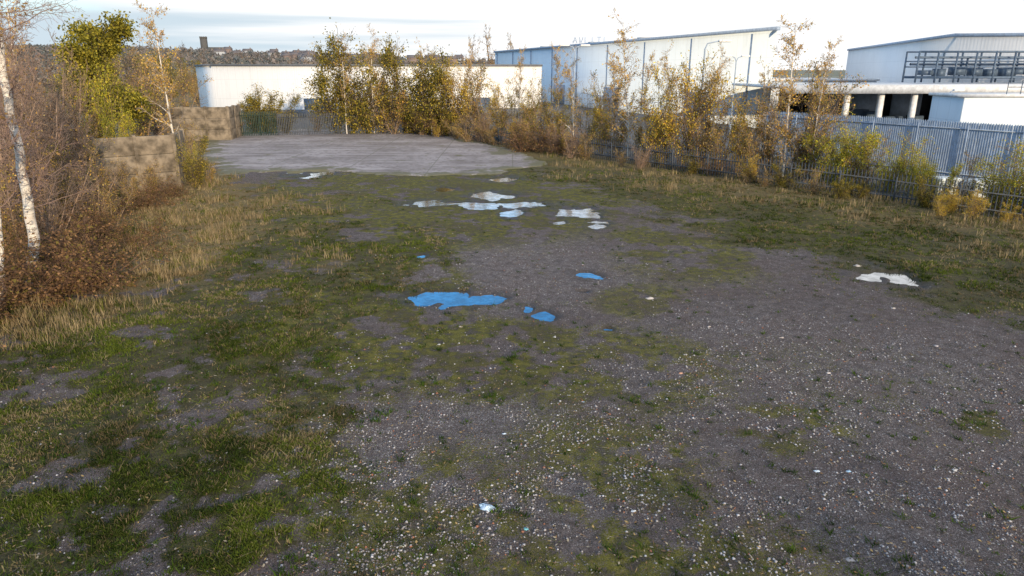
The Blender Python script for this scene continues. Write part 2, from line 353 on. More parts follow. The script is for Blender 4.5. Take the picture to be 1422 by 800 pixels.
ii=np.arange(len(px)).reshape(len(gy),len(gx)); PF=np.stack([ii[:-1,:-1],ii[:-1,1:],ii[1:,1:],ii[1:,:-1]],-1).reshape(-1,4)
PF=PF[(sdp[PF].max(1)>-0.3)]
ed=sst(2.5,0.2,sdp); mk('concrete_pad',np.stack([px,py,pz],1),PF,[MP],smooth=True,col=np.stack([ed,ed,ed],1))
# ---------------------------------------------------------------- scatter
rng=np.random.default_rng(11)
def persp_points(n,y0,y1,x0=-1.05,x1=1.05,pw=1.4,extra=1.5):
    u=rng.random(n); k=1-pw
    yy=(y0**k+(y1**k-y0**k)*u)**(1/k)
    xx=(x0+(x1-x0)*rng.random(n))*(yy*0.75+extra)
    return xx,yy
def blades(px,py,hgt,nb,width,col,lean=0.5,rad=0.06,cvar=0.25):
    n=len(px); tot=n*nb
    bx=np.repeat(px,nb)+rng.normal(0,1,tot)*np.repeat(rad*np.ones(n) if np.isscalar(rad) else rad,nb)
    by=np.repeat(py,nb)+rng.normal(0,1,tot)*np.repeat(rad*np.ones(n) if np.isscalar(rad) else rad,nb)
    bz=gheight(bx,by)-0.01
    h=np.repeat(hgt,nb)*rng.uniform(0.5,1.15,tot); an=rng.random(tot)*2*math.pi
    la=rng.random(tot)*2*math.pi; l=h*np.abs(rng.normal(0,lean,tot))
    w_=np.repeat(width*np.ones(n) if np.isscalar(width) else width,nb)*rng.uniform(0.6,1.3,tot)
    dx=np.cos(an)*w_;dy=np.sin(an)*w_
    V=np.zeros((tot,4,3))
    V[:,0]=np.stack([bx-dx,by-dy,bz],1);V[:,1]=np.stack([bx+dx,by+dy,bz],1)
    tx=bx+np.cos(la)*l;ty=by+np.sin(la)*l;tz=bz+h
    V[:,2]=np.stack([tx+dx*0.2,ty+dy*0.2,tz],1);V[:,3]=np.stack([tx-dx*0.2,ty-dy*0.2,tz],1)
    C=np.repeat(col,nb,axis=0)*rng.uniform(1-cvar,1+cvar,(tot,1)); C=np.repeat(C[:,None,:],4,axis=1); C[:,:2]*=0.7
    return V.reshape(-1,3),C.reshape(-1,3)
def quadmesh(name,parts,mat):
    V=np.vstack([p[0] for p in parts]);C=np.vstack([p[1] for p in parts]); n=len(V)//4
    return mk(name,V,np.arange(n*4).reshape(n,4),[mat],col=np.clip(C,0,1))
def lerp(a,b,t): return np.array(a)[None]*(1-t[:,None])+np.array(b)[None]*t[:,None]
inpad=lambda x,y:sdpoly(x,y,pp)>-0.3
px,py=persp_points(230000,6.2,44,pw=1.25)
gl,gr,dr,mo,gv=masks(px,py); e=pudE(px,py)
pat=fbm(px,py,0.9,4,55); pt2=fbm(px,py,2.6,3,57)
dens=np.maximum(gl,gr*0.9)*(0.16+0.66*sst(0.45,0.58,pat*0.4+pt2*0.6+0.02))+mo*0.25*sst(0.46,0.58,pt2)+0.08*sst(0.5,0.6,pt2)
k=(rng.random(len(px))<dens)&(e>1.05)&~inpad(px,py)
px,py,gl,gr,dr,mo,pat,pt2=[q[k] for q in (px,py,gl,gr,dr,mo,pat,pt2)]
tn=np.clip(fbm(px,py,0.6,3,66)*2.2-0.6+rng.normal(0,0.28,len(px)),0,1)
col=lerp((0.038,0.058,0.014),(0.15,0.19,0.03),tn); dm=(rng.random(len(px))<dr*0.6)|(rng.random(len(px))<0.12+0.3*sst(0.48,0.6,fbm(px,py,0.45,3,71)))
col[dm]=lerp((0.17,0.13,0.07),(0.36,0.29,0.17),tn)[dm]
hg=(0.02+0.045*np.maximum(gl,gr)*pat*1.6)*rng.uniform(0.5,1.5,len(px)); hg[dm]*=1.15
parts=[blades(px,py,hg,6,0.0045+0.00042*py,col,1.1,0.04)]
nt1=len(px)
px,py=persp_points(60000,12,52,pw=0.9)
gl,gr,dr,mo,gv=masks(px,py); cl=fbm(px,py,0.8,3,31)
dens=dr*np.maximum(gl,gr)*sst(0.42,0.62,cl)*0.8
k=(rng.random(len(px))<dens)&~inpad(px,py)&(pudE(px,py)>1.6); px,py,cl=px[k],py[k],cl[k]
tn=rng.random(len(px)); col=lerp((0.26,0.19,0.10),(0.55,0.43,0.25),tn)
gsel=rng.random(len(px))<0.25; col[gsel]=lerp((0.06,0.08,0.015),(0.18,0.2,0.03),tn)[gsel]
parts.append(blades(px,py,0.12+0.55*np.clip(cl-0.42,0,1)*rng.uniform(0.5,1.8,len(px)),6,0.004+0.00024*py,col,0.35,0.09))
quadmesh('grass',parts,M_grass); print('tufts',nt1,'dry',len(px))
px,py=persp_points(4800,6.4,34); gl,gr,dr,mo,gv=masks(px,py)
k=(rng.random(len(px))<0.2+gl*0.5+mo*0.3)&(pudE(px,py)>1.1); px,py=px[k],py[k]
col=lerp((0.03,0.055,0.015),(0.10,0.16,0.025),rng.random(len(px)))
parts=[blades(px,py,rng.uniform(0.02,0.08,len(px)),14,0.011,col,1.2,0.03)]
px,py=[np.array(q) for q in zip(*[G(u,v) for u,v in ((312,716),(520,585),(530,575),(715,498),(705,505),(75,640),(390,800),(600,535),(1350,585),(215,545),(690,555),(250,600),(420,530),(455,505),(880,560),(970,690),(240,470),(150,700))])]
px=np.repeat(px,5)+rng.normal(0,0.14,len(px)*5);py=np.repeat(py,5)+rng.normal(0,0.14,len(py)*5)
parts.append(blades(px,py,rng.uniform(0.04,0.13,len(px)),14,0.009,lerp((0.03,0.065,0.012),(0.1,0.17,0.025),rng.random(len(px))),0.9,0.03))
quadmesh('weeds',parts,M_grass)
px,py=persp_points(10000,6.3,40); k=(rng.random(len(px))<0.25+0.7*sst(0.45,0.6,fbm(px,py,1.3,3,83)))&(pudE(px,py)>1.2)&~inpad(px,py); px,py=px[k],py[k]; m=len(px)
pz=gheight(px,py)+0.012; an=rng.random(m)*6.28; ll=rng.uniform(0.012,0.035,m)*np.where(rng.random(m)<0.2,3.0,1); ww=np.where(ll>0.04,0.004,ll*0.5)
dx,dy=np.cos(an),np.sin(an); 
V=np.stack([np.stack([px-dx*ll,py-dy*ll,pz],1),np.stack([px+dy*ww,py-dx*ww,pz+0.006],1),np.stack([px+dx*ll,py+dy*ll,pz+0.01],1),np.stack([px-dy*ww,py+dx*ww,pz+0.004],1)],1).reshape(-1,3)
cl_=np.array([(0.25,0.15,0.07),(0.4,0.28,0.12),(0.16,0.1,0.06),(0.35,0.3,0.22)])[rng.integers(0,4,m)]
mk('leaf_litter',V,np.arange(4*m).reshape(m,4),[M_stone],col=np.repeat(cl_,4,axis=0))
def stones(name,n,y0,y1,smin,smax,seed):
    px,py=persp_points(n,y0,y1,pw=1.5); gl,gr,dr,mo,gv=masks(px,py)
    dens=(0.2+0.8*gv)*(1-0.75*np.maximum(gl,gr))*sst(0.3,0.6,fbm(px,py,1.5,3,seed))
    k=(rng.random(n)<dens)&(pudE(px,py)>0.9)&~inpad(px,py); px,py=px[k],py[k]; m=len(px)
    s=smin*(smax/smin)**(rng.random(m)**1.9)
    base=np.array([(1,0,0),(0,1,0),(-1,0,0),(0,-1,0),(0,0,0.7),(0.7,0.7,-0.3)],float)
    V=base[None]*rng.uniform(0.6,1.3,(m,6,3))
    V[:,5]=(0,0,-0.4)
    a=rng.random(m)*6.28; c_,s_=np.cos(a),np.sin(a)
    Xr=V[...,0]*c_[:,None]-V[...,1]*s_[:,None]; Yr=V[...,0]*s_[:,None]+V[...,1]*c_[:,None]
    V=np.stack([Xr,Yr,V[...,2]],-1)*s[:,None,None]; V[...,0]+=px[:,None];V[...,1]+=py[:,None];V[...,2]+=(gheight(px,py)+s*0.15)[:,None]
    f=np.array([[0,1,4],[1,2,4],[2,3,4],[3,0,4],[1,0,5],[2,1,5],[3,2,5],[0,3,5]])
    F=(f[None]+(np.arange(m)*6)[:,None,None]).reshape(-1,3)
    g=rng.random(m)**1.9; col=lerp((0.13,0.115,0.11),(0.54,0.54,0.58),g)
    red=rng.random(m)<0.05; col[red]=(0.3,0.14,0.09)
    col=np.repeat(col[:,None],6,1).reshape(-1,3)
    print(name,m); mk(name,V.reshape(-1,3),F,[M_stone],col=col)
stones('gravel',150000,6.2,38,0.006,0.03,91)
rng=np.random.default_rng(5)
V=[];F=[];C=[]
LIT=[(677,707,.10,(0.6,0.75,0.9)),(670,704,.06,(0.6,0.78,0.9)),(902,416,.10,(0.5,0.47,0.45)),(1134,657,.05,(0.65,0.75,0.85)),(880,712,.04,(0.7,0.75,0.8)),(892,690,.035,(0.7,0.75,0.8)),(1178,657,.04,(0.4,0.6,0.8)),(700,604,.04,(0.6,0.72,0.85)),(730,736,.04,(0.2,0.5,0.55)),(1150,520,.05,(0.6,0.55,0.53)),(1190,372,.12,(0.45,0.42,0.4)),(790,627,.035,(0.6,0.6,0.6)),(640,455,.06,(0.4,0.35,0.3)),(810,560,.03,(0.4,0.6,0.8)),(610,480,.04,(0.5,0.5,0.5)),(1325,655,.05,(0.5,0.5,0.5)),(1085,470,.05,(0.45,0.4,0.38)),(945,520,.05,(0.5,0.3,0.22)),(1265,610,.05,(0.45,0.4,0.4)),(1180,780,.05,(0.3,0.3,0.32)),(560,760,.04,(0.6,0.6,0.6)),(770,470,.04,(.6,.6,.6)),(985,455,.05,(.5,.45,.42)),(1300,482,.05,(.55,.5,.5)),(1240,430,.06,(.5,.47,.45))]
for i,(u,v,s,cl) in enumerate(LIT):
    g=G(u,v); z=float(gheight(np.array([g[0]]),np.array([g[1]]))[0]); o=len(V)
    n=9; 
    for ring,(rr,zz) in enumerate(((1,0),(0.75,0.35),(0.25,0.5))):
        for k in range(n):
            a=2*math.pi*k/n; r=s*rr*rng.uniform(0.5,1.3)
            V.append((g[0]+r*math.cos(a)*1.2,g[1]+r*math.sin(a)*0.8,z+s*zz*rng.uniform(0.5,1.1)-0.004)); C.append(cl)
    for ring in range(2):
        for k in range(n): F.append([o+ring*n+k,o+ring*n+(k+1)%n,o+(ring+1)*n+(k+1)%n,o+(ring+1)*n+k])
mk('litter',np.array(V),np.array(F),[M_stone],col=np.array(C))
# ---------------------------------------------------------------- trees
def nrm(v): return v/(np.linalg.norm(v)+1e-9)
def grow(rng,S,T,p,d,L,r,lv,mx,o):
    n=o['n'][lv]; st=L/n; 
    for i in range(n):
        d=nrm(d+rng.normal(0,o['wob'][lv],3)+np.array([0,0,o['up'][lv]])); q=p+d*st
        r0=r*(1-0.8*i/n); r1=r*(1-0.8*(i+1)/n)
        r0=max(r0,o['rmin']); r1=max(r1,o['rmin']*0.8)
        S.append((*p,*q,r0,r1,lv))
        if lv>=mx-o.get('ll',1): T.append((*p,*q))
        if lv<mx and (i+1)/n>o['bare'][lv]:
            for c in range(rng.poisson(o['ch'][lv])):
                a=nrm(np.cross(d,rng.normal(0,1,3))); cd=nrm(d*(1-o['spr'][lv])+a*o['spr'][lv])
                grow(rng,S,T,p+(q-p)*rng.random(),cd,L*o['rat'][lv]*rng.uniform(0.6,1.1)*(1-0.45*i/n),r1*0.6,lv+1,mx,o)
        p=q
def leafcol(rng,n,cols):
    c=np.array(cols)[rng.integers(0,len(cols),n)]; return c*rng.uniform(0.65,1.35,(n,1))
def tree_mesh(name,seed,o,bark,cols,nleaf,lsize,stems=1,stemspread=0.0,jit=0.1,birch=False):
    rng=np.random.default_rng(seed); S=[];T=[]
    for s in range(stems):
        a=rng.random()*6.28; sp_=stemspread*rng.random()**0.5
        d=nrm(np.array([math.cos(a)*sp_,math.sin(a)*sp_,1.0])); p=np.array([math.cos(a)*sp_*0.6,math.sin(a)*sp_*0.6,-0.1])
        grow(rng,S,T,p,d,o['L']*(rng.uniform(0.5,1.0) if stems>1 else 1),o['r'],0,len(o['n'])-1,o)
    S=np.array(S); thick=(S[:,6]>0.03)
    VV=[];FF=[];MI=[];CC=[]; off=0
    for sel,k in ((thick,6),(~thick,3)):
        if sel.any():
            V,F=tubes(S[sel],k); VV.append(V);FF.append(F+off);off+=len(V)
            lvv=np.repeat(S[sel][:,8],2*k); c=np.array(bark)[None]*np.where(lvv[:,None]>0,0.75,1.0)*rng.uniform(0.8,1.2,(len(V),1))
            CC.append(c); MI.append(np.where(np.repeat(S[sel][:,6],k)>(0.025 if birch else 9),1,0))
    if nleaf:
        T=np.array(T); j=rng.integers(0,len(T),nleaf); tt=rng.random(nleaf)[:,None]
        c0=T[j,:3]*(1-tt)+T[j,3:]*tt+rng.normal(0,jit,(nleaf,3))
        cn=fbm(c0[:,0]+c0[:,2]*0.7,c0[:,1]-c0[:,2]*0.5,0.9,2,seed)
        keep=(cn>0.44)|(rng.random(nleaf)<0.28); c0=c0[keep]; cn=cn[keep]; m=len(c0)
        a=rng.normal(0,1,(m,3)); a/=np.linalg.norm(a,axis=1,keepdims=True); b_=np.cross(a,rng.normal(0,1,(m,3))); b_/=np.linalg.norm(b_,axis=1,keepdims=True)
        sz=lsize*rng.uniform(0.6,1.4,(m,1)); a=a*sz; b_=b_*sz*0.65
        V=np.stack([c0-a,c0+b_,c0+a,c0-b_],1).reshape(-1,3)
        VV.append(V); FF.append(np.arange(m*4).reshape(m,4)+off)
        c=leafcol(rng,m,cols)*(0.65+0.8*cn[:,None]); CC.append(np.repeat(c,4,axis=0)); MI.append(np.full(m,2))
    V=np.vstack(VV); zmax=np.percentile(V[:,2],99.8); V=V/zmax
    return mk(name,V,[np.vstack(FF)],[M_bark,M_birch,M_leaf],midx=np.concatenate(MI),col=np.clip(np.vstack(CC),0,1),link=False)
O_birch=dict(n=[9,5,3],wob=[0.045,0.12,0.2],up=[0.03,0.03,-0.05],ch=[4.6,2.6],spr=[0.55,0.55],rat=[0.24,0.42],bare=[0.2,0.0],L=10,r=0.09,rmin=0.012)
O_shrub=dict(n=[6,4,3],wob=[0.10,0.16,0.25],up=[0.07,0.07,0.02],ch=[2.6,1.8],spr=[0.48,0.5],rat=[0.42,0.5],bare=[0.05,0.0],L=9,r=0.07,rmin=0.014)
O_bare=dict(n=[7,5,3],wob=[0.09,0.14,0.2],up=[0.05,0.08,0.04],ch=[3.0,2.4],spr=[0.42,0.5],rat=[0.42,0.42],bare=[0.1,0.0],L=9,r=0.07,rmin=0.012)
O_tree=dict(n=[6,5,4,3],wob=[0.06,0.14,0.2,0.25],up=[0.03,0.05,0.03,0.0],ch=[3.0,2.2,1.6],spr=[0.6,0.55,0.55],rat=[0.5,0.5,0.5],bare=[0.2,0.1,0],L=9,r=0.22,rmin=0.014)
O_bram=dict(n=[8,4,3],wob=[0.2,0.25,0.3],up=[-0.09,-0.04,0],ch=[1.2,1.2],spr=[0.6,0.6],rat=[0.4,0.5],bare=[0.05,0],L=12,r=0.05,rmin=0.018,ll=2)
YEL=[(0.66,0.46,0.06),(0.75,0.55,0.08),(0.48,0.36,0.06),(0.58,0.34,0.06)]
ORG=[(0.62,0.36,0.09),(0.5,0.28,0.08),(0.66,0.45,0.13),(0.42,0.31,0.12)]
OLV=[(0.17,0.15,0.035),(0.3,0.25,0.045),(0.11,0.11,0.03),(0.45,0.33,0.06)]
GRN=[(0.08,0.11,0.025),(0.12,0.15,0.03),(0.06,0.08,0.02),(0.2,0.2,0.04)]
YGR=[(0.42,0.4,0.05),(0.56,0.5,0.06),(0.27,0.28,0.04),(0.55,0.4,0.05)]
BRN=[(0.22,0.13,0.065),(0.32,0.19,0.1),(0.17,0.1,0.05),(0.18,0.14,0.04)]
TWG=(0.32,0.23,0.16); PNK=(0.38,0.27,0.2); DRK=(0.14,0.105,0.08); BIR=(0.5,0.41,0.34)
ME={}
def hash_seed(k): return sum(ord(c)*7 for c in k)
def add(k,v,*a,**kw): ME.setdefault(k,[]).append(tree_mesh(k+str(v),hash_seed(k)+v,*a,**kw))
for v in range(3):
    add('birch',v,O_birch,BIR,ORG+YEL[:1],2300,0.06,birch=True,jit=0.09)
    add('shrub_yel',v,O_shrub,TWG,YEL+OLV[1:2],7200,0.082,stems=7,stemspread=0.5,jit=0.24)
    add('shrub_brn',v,O_shrub,TWG,ORG+OLV,3200,0.078,stems=7,stemspread=0.46,jit=0.2)
    add('shrub_bare',v,O_bare,PNK,ORG,400,0.06,stems=7,stemspread=0.45)
for v in range(2):
    add('shrub_grn',v,O_shrub,DRK,GRN,9000,0.12,stems=8,stemspread=0.55,jit=0.3)
    add('shrub_olv',v,O_shrub,DRK,OLV,8000,0.095,stems=7,stemspread=0.5,jit=0.27)
    add('shrub_ygr',v,O_shrub,TWG,YGR,8500,0.095,stems=9,stemspread=0.65,jit=0.28)
    add('bramble',v,O_bram,(0.2,0.12,0.08),BRN,3800,0.15,stems=20,stemspread=0.9,jit=0.25)
add('tree_olv',0,O_tree,DRK,[(0.2,0.18,0.035),(0.3,0.27,0.04),(0.12,0.12,0.03),(0.4,0.33,0.05)],32000,0.095,jit=0.35)
add('bare_tree',0,O_tree,(0.2,0.15,0.12),ORG,0,0.1)
add('bare_tree',1,O_tree,(0.2,0.15,0.12),ORG,600,0.1)
NAME=dict(birch='birch_tree',shrub_yel='autumn_shrub',shrub_brn='autumn_shrub',shrub_bare='bare_shrub',shrub_grn='green_shrub',shrub_olv='olive_shrub',shrub_ygr='autumn_shrub',bramble='bramble_bush',tree_olv='broadleaf_tree',bare_tree='bare_tree')
rt=np.random.default_rng(77)
def put(kind,x,y,h,wf=1.0,tilt=0.0,v=None,rot=None):
    L=ME[kind]; me=L[int(rt.integers(len(L))) if v is None else v]
    o=bpy.data.objects.new(NAME[kind],me); sc.collection.objects.link(o)
    o.location=(x,y,-0.02); o.scale=(h*wf,h*wf,h); 
    o.rotation_euler=(0,tilt,rt.random()*6.28 if rot is None else rot); return o
def at(kind,u,vb,vt,wf=1.0,**k):
    g=G(u,vb); h=float(ZT(g[1],vt)); return put(kind,g[0],g[1],h,wf,**k)
RL=[('shrub_olv',470,186,78,.9),('shrub_olv',490,186,55,.8),('shrub_olv',508,186,42,.8),('shrub_yel',530,185,60,.8),('shrub_brn',548,187,55,.8),('shrub_olv',570,186,60,.9),('shrub_olv',592,188,72,.9),('shrub_yel',612,187,76,.8),
('shrub_olv',630,189,82,.9),('shrub_yel',650,190,88,.8),('shrub_brn',672,192,92,.9),('shrub_yel',694,194,108,.8),('shrub_brn',715,197,98,.9),('shrub_yel',738,200,118,.9),('shrub_brn',756,204,98,.9),('shrub_yel',774,207,124,.8),
('birch',796,212,62,.8),('shrub_brn',812,212,112,.9),('shrub_yel',835,216,122,.8),('shrub_brn',856,219,100,.8),('birch',872,222,14,.95),('shrub_brn',895,224,118,.85),('shrub_yel',918,230,86,.75),('shrub_yel',945,233,74,.8),('shrub_brn',970,236,104,.8),('shrub_brn',1000,238,118,.9),
('shrub_yel',1025,240,128,.7),('shrub_brn',1048,243,118,.8),('shrub_brn',1068,244,95,.8),('birch',1086,247,20,1.),('shrub_brn',1106,246,88,.8),('shrub_brn',1124,250,105,.8),('shrub_ygr',1148,255,162,.9),('shrub_ygr',1176,258,150,.9),('shrub_brn',1200,262,180,.9),('shrub_ygr',1236,268,184,.9),('shrub_ygr',1268,272,200,.8),('shrub_ygr',1302,279,208,.8),('shrub_brn',1335,284,212,.8),('shrub_ygr',1385,294,208,1.),('shrub_ygr',1414,300,195,1.),('shrub_ygr',1450,305,185,1.),('birch',520,186,34,.8),('birch',482,187,46,.7),('birch',655,190,54,.7),('birch',985,236,58,.75),('birch',1122,250,50,.8),('birch',925,228,54,.8),('birch',775,206,58,.7),('birch',1060,243,78,.7),('birch',720,198,62,.6),('birch',600,188,52,.7),('birch',850,218,66,.7),('birch',890,224,70,.7)]
for q in RL: at(*q)
for i in range(46):
    s_=rt.random(); x=-9+s_*32; y=58.5-(x+0.6)*1.42+rt.normal(0,0.9)-0.9
    put(['shrub_brn','shrub_olv','bramble','shrub_yel','shrub_brn','shrub_bare'][int(rt.integers(6))],x,y,rt.uniform(0.9,2.3)*(1.3 if x<6 else 0.8),rt.uniform(1.0,1.5))
LL=[('shrub_olv',375,186,118,1.1),('shrub_olv',355,186,130,1.),('shrub_olv',398,186,128,1.),('shrub_brn',440,184,132,.9),('bramble',300,190,150,1.2),
('shrub_olv',276,262,185,.7),('shrub_ygr',262,254,195,.6),('shrub_brn',290,258,205,.8),('birch',248,236,-2,.85),('shrub_brn',262,225,165,.9),
('tree_olv',158,212,22,1.),('shrub_ygr',150,225,92,.5),('shrub_ygr',170,235,130,.6),('shrub_brn',120,230,75,.8),('shrub_brn',200,205,60,.8),('shrub_brn',215,195,72,.9),('shrub_bare',232,196,68,.8),('shrub_brn',255,188,95,.9),
('shrub_bare',105,262,70,.7),('shrub_bare',75,275,45,.7),('shrub_bare',40,290,35,.75),('shrub_bare',-10,305,30,.8),('shrub_bare',60,320,85,.8),('shrub_bare',110,300,120,.8),('shrub_bare',-10,340,60,.8),('shrub_brn',145,285,190,.9),('shrub_brn',95,330,170,.8),('shrub_bare',130,330,215,.9),('shrub_brn',180,275,215,1.),('shrub_brn',215,268,222,1.1),('birch',55,265,-30,.8),('birch',20,255,-60,.8),('shrub_brn',30,350,210,.8),('shrub_bare',70,370,230,.9),('shrub_brn',155,330,250,1.1)]
for q in LL: at(*q)
for u,v,h,wf in ((150,395,1.5,1.5),(95,410,1.9,1.3),(30,425,2.3,1.2),(-30,440,2.6,1.1),(60,385,2.2,1.2),(120,365,1.8,1.4),(180,350,1.3,1.5),(205,290,1.3,1.5),(235,275,1.2,1.4),(160,300,1.6,1.4),(-70,480,2.4,1.1),(110,345,2.2,1.2)):
    g=G(u,v); put('bramble',g[0],g[1],h,wf)
def birch_big(name,pts,r0,r1,seed,nbr=40):
    rng=np.random.default_rng(seed); S=[];T=[]; P=np.array(pts,float); n=len(P)
    tt=np.linspace(0,n-1,26); Q=np.stack([np.interp(tt,range(n),P[:,k]) for k in range(3)],1); Q+=rng.normal(0,0.02,Q.shape); Q[0]=P[0]
    R=np.linspace(r0,r1,26)
    for i in range(25): S.append((*Q[i],*Q[i+1],R[i],R[i+1],0))
    o=dict(n=[6,4,3],wob=[0.14,0.18,0.2],up=[0.07,0.0,-0.03],ch=[1.8,1.8],spr=[0.5,0.5],rat=[0.45,0.5],bare=[0.1,0],rmin=0.004)
    for k in range(nbr):
        i=int(rng.integers(7,25)); a=nrm(rng.normal(0,1,3)*np.array([1,1,0.2])+np.array([0,0,0.8]))
        grow(rng,S,T,Q[i],a,rng.uniform(0.8,2.4),min(R[i]*0.2,0.019),0,2,o)
    S=np.array(S); VV=[];FF=[];MI=[];off=0;CC=[]
    for sel,k in ((S[:,6]>0.02,10),(S[:,6]<=0.02,3)):
        V,F=tubes(S[sel],k); VV.append(V);FF.append(F+off);off+=len(V); MI.append(np.full(len(F),1 if k==10 else 0)); CC.append(np.tile((0.32,0.22,0.18),(len(V),1)))
    T=np.array(T); j=rng.integers(0,len(T),250); c0=T[j,:3]+rng.normal(0,0.05,(250,3)); a=rng.normal(0,0.03,(250,3)); b_=rng.normal(0,0.02,(250,3))
    VV.append(np.stack([c0-a,c0+b_,c0+a,c0-b_],1).reshape(-1,3)); FF.append(np.arange(1000).reshape(250,4)+off); MI.append(np.full(250,2)); CC.append(np.tile((0.4,0.25,0.08),(1000,1)))
    mk(name,np.vstack(VV),[np.vstack(FF)],[M_bark,M_birch,M_leaf],midx=np.concatenate(MI),col=np.vstack(CC),smooth=True)
g=G(40,395); y0=g[1]
def at_uvy(u,v,y): 
    z=float(ZT(y,v)); return (XU(u,y,z),y,z)
birch_big('birch_tree',[(g[0],y0,-0.1),at_uvy(46,330,y0),at_uvy(38,270,y0),at_uvy(22,190,y0),at_uvy(4,100,y0),at_uvy(-14,0,y0),at_uvy(-35,-90,y0)],0.16,0.075,8)
g=G(0,430); y1=g[1]
birch_big('birch_tree',[(g[0],y1,-0.1),at_uvy(0,330,y1),at_uvy(-8,240,y1),at_uvy(-15,120,y1),at_uvy(-18,-20,y1)],0.08,0.03,18,24)
for u,vt,y,wf in ((680,34,210,.55),(655,48,215,.5),(705,45,208,.5),(600,62,190,.6),(470,68,180,.7)):
    h=float(ZT(y,vt)); put('bare_tree',XU(u,y,3),y,h,wf)
for i in range(20):
    y=rt.uniform(120,210); u=rt.uniform(120,300); x=XU(u,y,3); put(['bare_tree','shrub_brn','shrub_olv','shrub_brn'][int(rt.integers(4))],x,y,rt.uniform(7,10.5),rt.uniform(.7,1.0))
for x,y,h,k in ((1,-19,7,'shrub_brn'),(7,-18,7.5,'shrub_brn'),(13,-18,7.5,'shrub_brn'),(19,-17,7.5,'shrub_olv'),(26,-17,8,'shrub_brn'),(33,-14,7,'shrub_brn')):  # unseen shrubs behind the camera, added to dapple the foreground with shade
    put(k,x,y,h,1.1)
# ---------------------------------------------------------------- hills + woodland + town
def ridge(x): return np.interp(x,[-1500,-700,-450,-250,-60,200,600,1500],[28,30,26,18,12,6,4,4])
def hillz(x,y): return ridge(x*850/np.maximum(y,300))*sst(280,860,y)*(0.85+0.3*fbm(x,y,0.004,3,2))-0.5
hx=np.linspace(-2200,2200,160); hy=np.linspace(260,2400,70); HX,HY=np.meshgrid(hx,hy); hz=hillz(HX.ravel(),HY.ravel())
ii=np.arange(160*70).reshape(70,160); HF=np.stack([ii[:-1,:-1],ii[:-1,1:],ii[1:,1:],ii[1:,:-1]],-1).reshape(-1,4)
M_hill=simple('hill_grass',(0.17,0.18,0.14),0.95,0,0.35,0.01)  # hill colour paled to paint in distance haze
mk('hills',np.stack([HX.ravel(),HY.ravel(),hz],1),HF,[M_hill],smooth=True)
rw=np.random.default_rng(3)
n=5200; wy=rw.uniform(230,900,n); wx=(rw.uniform(-0.95,0.2,n))*wy*0.9; k=fbm(wx,wy,0.012,3,9)>0.42; wx,wy=wx[k],wy[k]; n=len(wx)
wz=np.maximum(hillz(wx,wy),0); hh_=rw.uniform(3.5,8.5,n)*np.where(wy<400,0.75,1)
m=40; c0=np.stack([np.repeat(wx,m),np.repeat(wy,m),np.repeat(wz+hh_*0.5,m)],1)
d=rw.normal(0,1,(n*m,3)); d/=np.linalg.norm(d,axis=1,keepdims=True); d*=rw.random((n*m,1))**0.4
c0+=d*np.stack([np.repeat(hh_*0.45,m)]*2+[np.repeat(hh_*0.5,m)],1)
a=rw.normal(0,1,(n*m,3));b_=rw.normal(0,1,(n*m,3)); sz=np.repeat(hh_,m)[:,None]*0.065
V=np.stack([c0-a*sz,c0+b_*sz,c0+a*sz,c0-b_*sz],1).reshape(-1,3)
pal=np.array([(0.16,0.15,0.155),(0.18,0.16,0.155),(0.135,0.145,0.145),(0.2,0.17,0.145),(0.11,0.125,0.135)])  # foliage tones paled and greyed, distance haze painted into the colour
c=np.repeat(pal[rw.integers(0,5,n)],m,axis=0)*rw.uniform(0.75,1.25,(n*m,1))
mk('distant_woodland',V,np.arange(len(V)).reshape(-1,4),[M_wood],col=np.repeat(c,4,axis=0))
ht=empty('distant_houses'); VR=[];FR=[];BB=[];CH=[]
for i in range(48):
    u=rw.uniform(310,640); y=rw.uniform(600,840); x=(u-711)/FPX*y*0.97; z=float(hillz(np.array([x]),np.array([y]))[0])+rw.uniform(1.0,3.6); L=rw.uniform(5,10);D=6;hh2=4.2; g=rw.uniform(-0.5,0.5)
    BB.append((x,y,z+hh2/2-2,L,D,hh2+4,g)); s_,k_=math.sin(g),math.cos(g); o=len(VR)
    for dx,dy,dz in ((-L/2-.3,-D/2-.3,0),(L/2+.3,-D/2-.3,0),(L/2+.3,D/2+.3,0),(-L/2-.3,D/2+.3,0),(-L/2-.3,0,2.2),(L/2+.3,0,2.2)):
        VR.append((x+dx*k_-dy*s_,y+dx*s_+dy*k_,z+hh2+dz+0.01))
    FR+= [[o,o+1,o+5,o+4],[o+2,o+3,o+4,o+5],[o+1,o+2,o+5,o+5],[o+3,o,o+4,o+4]]
    CH.append((x+L/3*k_,y+L/3*s_,z+hh2+2.2,0.9,0.9,2,g))
h1=20; mkbox('rendered_walls',BB[:h1],M_roof,ht); mkbox('brick_walls',BB[h1:],M_brick,ht); mkbox('chimneys',CH,M_brick,ht)
VR=np.array(VR); FRt=[f[:3] for f in FR if f[2]==f[3]]; FRq=[f for f in FR if f[2]!=f[3]]
mk('roofs',VR,[np.array(FRq),np.array(FRt)],[M_tile],parent=ht)
y=880; x=(295-711)/FPX*y*0.97; zb=float(hillz(np.array([x]),np.array([y]))[0]); zt=float(ZT(y,51)); ct=empty('church_tower')
mkbox('tower',[(x,y,(zb+zt)/2-1,7,7,zt-zb,0.2)],M_oldstone,ct)
BT=[]
for k in range(4):
    for j in range(4):
        t_=-3+2*j; dx,dy=((t_,-3.2),(t_,3.2),(-3.2,t_),(3.2,t_))[k]; s_,k_=math.sin(.2),math.cos(.2)
        BT.append((x+dx*k_-dy*s_,y+dx*s_+dy*k_,zt-1.0+0.02*k,1.05,1.05,2.2,.2))
